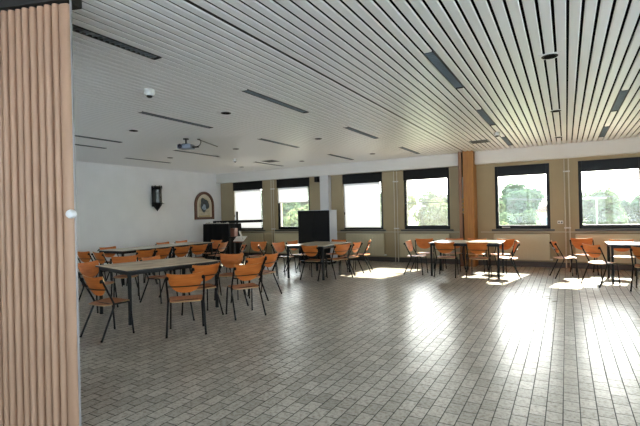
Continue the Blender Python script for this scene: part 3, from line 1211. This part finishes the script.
f = MB().tube(smooth_path([(.02, 0, 2.1), (.05, 0, 2.16), (.06, 0, 2.3), (.1, 0, 2.33)], .02), .012, 6).tube([(.02, 0, 1.88), (.06, 0, 1.88)], .014, 6)
f.tube([(.17, .13, 1.88), (.2, .24, 1.86)], .008, 6)
f.build('bracket', 'iron', t)


def arch(hw, z0, z1, n=14):
    zc = z1 - hw
    pts = [(-hw, z0)] + [(hw, z0)]
    for k in range(n + 1):
        a = pi * k / n
        pts.append((hw * cos(a), zc + hw * sin(a)))
    return pts


t = thing('arched_picture', 'arched brown framed picture with a dark painted figure on the white wall', 'picture', (XL, 11.04, 0))
ou, inn = arch(.45, 1.34, 2.30), arch(.365, 1.42, 2.215)
b = MB()
n = len(ou)
vs = [(0.0, u, v) for u, v in ou] + [(.05, u, v) for u, v in ou] + [(.055, u, v) for u, v in inn] + [(.012, u, v) for u, v in inn]
fs = []
for r in range(3):
    for k in range(n):
        fs.append((r * n + k, r * n + (k + 1) % n, (r + 1) * n + (k + 1) % n, (r + 1) * n + k))
b.add(vs, fs)
b.build('frame', 'icon_frame', t)
MB().prism(arch(.366, 1.419, 2.216), .006, lambda u, v, w: (.012 + w, u, v)).build('mount_board', 'cream_mat', t)
MB().prism(arch(.255, 1.50, 2.10), .003, lambda u, v, w: (.0182 + w, u, v)).build('painted_panel', 'painted_board', t)


def blob(cu, cv, ru, rv, seed, n=26):
    rr = random.Random(seed)
    ph = [rr.uniform(0, 6.28) for _ in range(3)]
    return [(cu + ru * cos(2 * pi * k / n) * (1 + .14 * sin(3 * 2 * pi * k / n + ph[0]) + .08 * sin(5 * 2 * pi * k / n + ph[1])),
             cv + rv * sin(2 * pi * k / n) * (1 + .14 * sin(3 * 2 * pi * k / n + ph[0]) + .08 * sin(5 * 2 * pi * k / n + ph[1]))) for k in range(n)]


MB().prism(blob(.01, 1.84, .20, .23, 3), .002, lambda u, v, w: (.0213 + w, u, v)).build('painted_figure', 'paint_dark', t)
MB().prism(blob(-.01, 1.76, .09, .10, 5), .002, lambda u, v, w: (.0234 + w, u, v)).build('painted_robe', 'paint_blue', t)
MB().box(.018, .045, -.25, .25, 1.435, 1.475, .004).build('lower_ledge', 'gilt', t)

# ------------------------------------------------------------------ outside
GZ = -3.2
struct(MB().box(-400, 400, 30, 700, GZ - .3, GZ).build('ground', 'grass'))
struct(MB().box(-400, 400, YW + .3, 30, GZ - .3, GZ).build('pavement', 'yard'))
struct(MB().box(-400, 400, -300, YW + .3, GZ - .3, GZ).build('bounce_pavement', 'bounce_paving'))  # unseen ground, added pale and bluish to bounce daylight onto the ceiling
# storey below, so the yard starts at the outer walls
struct(MB().box(XL - .3, XR + .3, YN - .3, YW + .3, GZ, -.2).build('wall_lower', 'yard'))


def make_tree(kind, seed, leafmat):
    rr = random.Random(seed)
    t = thing('tree', 'tree', 'tree', group='trees outside the windows')
    tr = MB().tube([(0, 0, 0), (.08, .05, 1.4), (-.05, .1, 3.2)], .22, 8, True, .12)
    for k in range(4):
        a = k * 1.57 + .4
        tr.tube([(0, .05, 2.0 + .25 * k), (.9 * cos(a), .9 * sin(a), 3.2 + .3 * k)], .09, 6, True, .04)
    tr.build('trunk', 'bark', t, smooth=50)
    blobs = []
    for k in range(13):
        a = rr.uniform(0, 2 * pi)
        d = rr.uniform(.0, 1.5)
        z = rr.uniform(1.9, 5.6)
        rad = rr.uniform(.8, 1.35) * (1.05 - .10 * abs(z - 3.4))
        blobs.append((Vector((d * cos(a), d * sin(a), z)), rad))
    b = MB()
    for (c, rad) in blobs:
        for k in range(330):
            v = Vector((rr.gauss(0, 1), rr.gauss(0, 1), rr.gauss(0, 1))).normalized()
            p = c + v * rad * rr.uniform(.72, 1.08)
            u = v.cross(Vector((rr.gauss(0, 1), rr.gauss(0, 1), rr.gauss(0, 1)))).normalized()
            w = (v + Vector((rr.gauss(0, .5), rr.gauss(0, .5), rr.gauss(0, .5)))).cross(u).normalized()
            s = rr.uniform(.15, .25)
            b.add([p - u * s, p + w * s * .55, p + u * s, p - w * s * .55], [(0, 1, 2, 3)])
    b.build('crown', leafmat, t)
    return t


tp = [make_tree(0, 11, 'leaf_mid'), make_tree(1, 23, 'leaf_pale'), make_tree(2, 37, 'leaf_deep')]
TREES = [
    (-6.6, 44, 0, 0.98, 'round mid-green tree at the pillar side of the first clear window'),
    (-5.5, 51, 2, 1.10, 'deep green tree in the centre of the first clear window'),
    (-4.4, 60, 2, 1.3, 'tall deep green tree beside the pale pink house'),
    (-5.3, 36, 1, 0.62, 'low yellow-green tree at the foot of the first clear window'),
    (-3.4, 40, 0, 0.72, 'low mid-green tree in front of the deep green ones, first clear window'),
    (2.4, 43, 0, 1.0, 'round mid-green tree behind the outdoor pole'),
    (3.6, 52, 2, 0.90, 'deep green lower tree at centre of the pole window'),
    (5.6, 55, 0, 0.85, 'mid-green tree at far side of the pole window'),
    (1.9, 33, 1, 0.52, 'low yellow-green bushy tree under the outdoor pole'),
    (3.2, 35, 1, 0.55, 'low yellow-green bushy tree at the foot of pole window'),
    (-15.8, 43, 1, 1.08, 'pale tree behind the screen blind, black cabinet side'),
    (-13.1, 51, 0, 1.12, 'mid-green tree behind the screen blind, centre'),
    (-10.9, 44, 1, 1.0, 'pale tree behind the screen blind, pillar side'),
    (-19.5, 50, 0, 1.15, 'mid-green tree hidden between blind window and screened window'),
    (-21.6, 29, 0, 1.0, 'mid-green tree showing below the half-lowered blind, corner side'),
    (-17.4, 29, 1, 1.0, 'pale tree showing below the half-lowered blind, cabinet side'),
    (-25.8, 35, 2, 1.2, 'deep green tree farther back below half-lowered blind'),
    (-21.2, 36, 0, 1.4, 'tall mid-green tree directly behind the pair below half-lowered blind'),
    (7.4, 50, 2, 0.95, 'deep green tree past the picture edge side of pole window'),
    (-8.6, 54, 2, 1.05, 'deep green tree hidden behind the wooden pillar'),
]
used = set()
for (x, y, k, s, lb) in TREES:
    rz = random.uniform(0, 6.28)
    if k not in used:
        used.add(k)
        tp[k].location = (x, y, GZ)
        tp[k].rotation_euler = (0, 0, rz)
        tp[k].scale = (s * 1.1, s * 1.1, s)
        tp[k]['label'] = lb
    else:
        dup(tp[k], (x, y, GZ), rz, lb, scale=(s * 1.1, s * 1.1, s))
t = thing('house', 'pale pink house partly hidden by trees in the first clear window', 'house', (-0.6, 50, GZ))
MB().box(-1.9, 1.4, -2, 4, 0, 4.4).build('wall', 'house_wall', t)
b = MB()
b.prism([(-2.2, 4.35), (1.7, 4.35), (-.25, 5.5)], 6.6, lambda u, v, w: (u, -2.3 + w, v))
b.build('roof', 'house_roof', t)
for (x0, z0) in ((-1.3, 2.6), (.2, 2.6)):
    f = MB().box(x0, x0 + .8, -2.03, -1.99, z0, z0 + 1.2).build('window', 'off_white', t)
    MB().box(x0 + .08, x0 + .72, -2.04, -2.028, z0 + .08, z0 + 1.12).build('pane', 'louvre', f)
t = thing('utility_pole', 'pale pole with crossing cable outside the window at the picture edge', 'pole', (1.55, 30, GZ))
MB().tube([(0, 0, 0), (0, 0, 5.25)], .05, 8, True, .04).build('mast', 'pole_pale', t, smooth=40)
MB().box(-.7, .5, -.04, .04, 5.12, 5.22).build('crossarm', 'pole_pale', t)
MB().tube([(-5.0, .3, 5.3), (-2.4, .1, 5.16), (0, 0, 5.24), (.9, -.1, 5.22)], .03, 6).build('cable', 'cable', t)
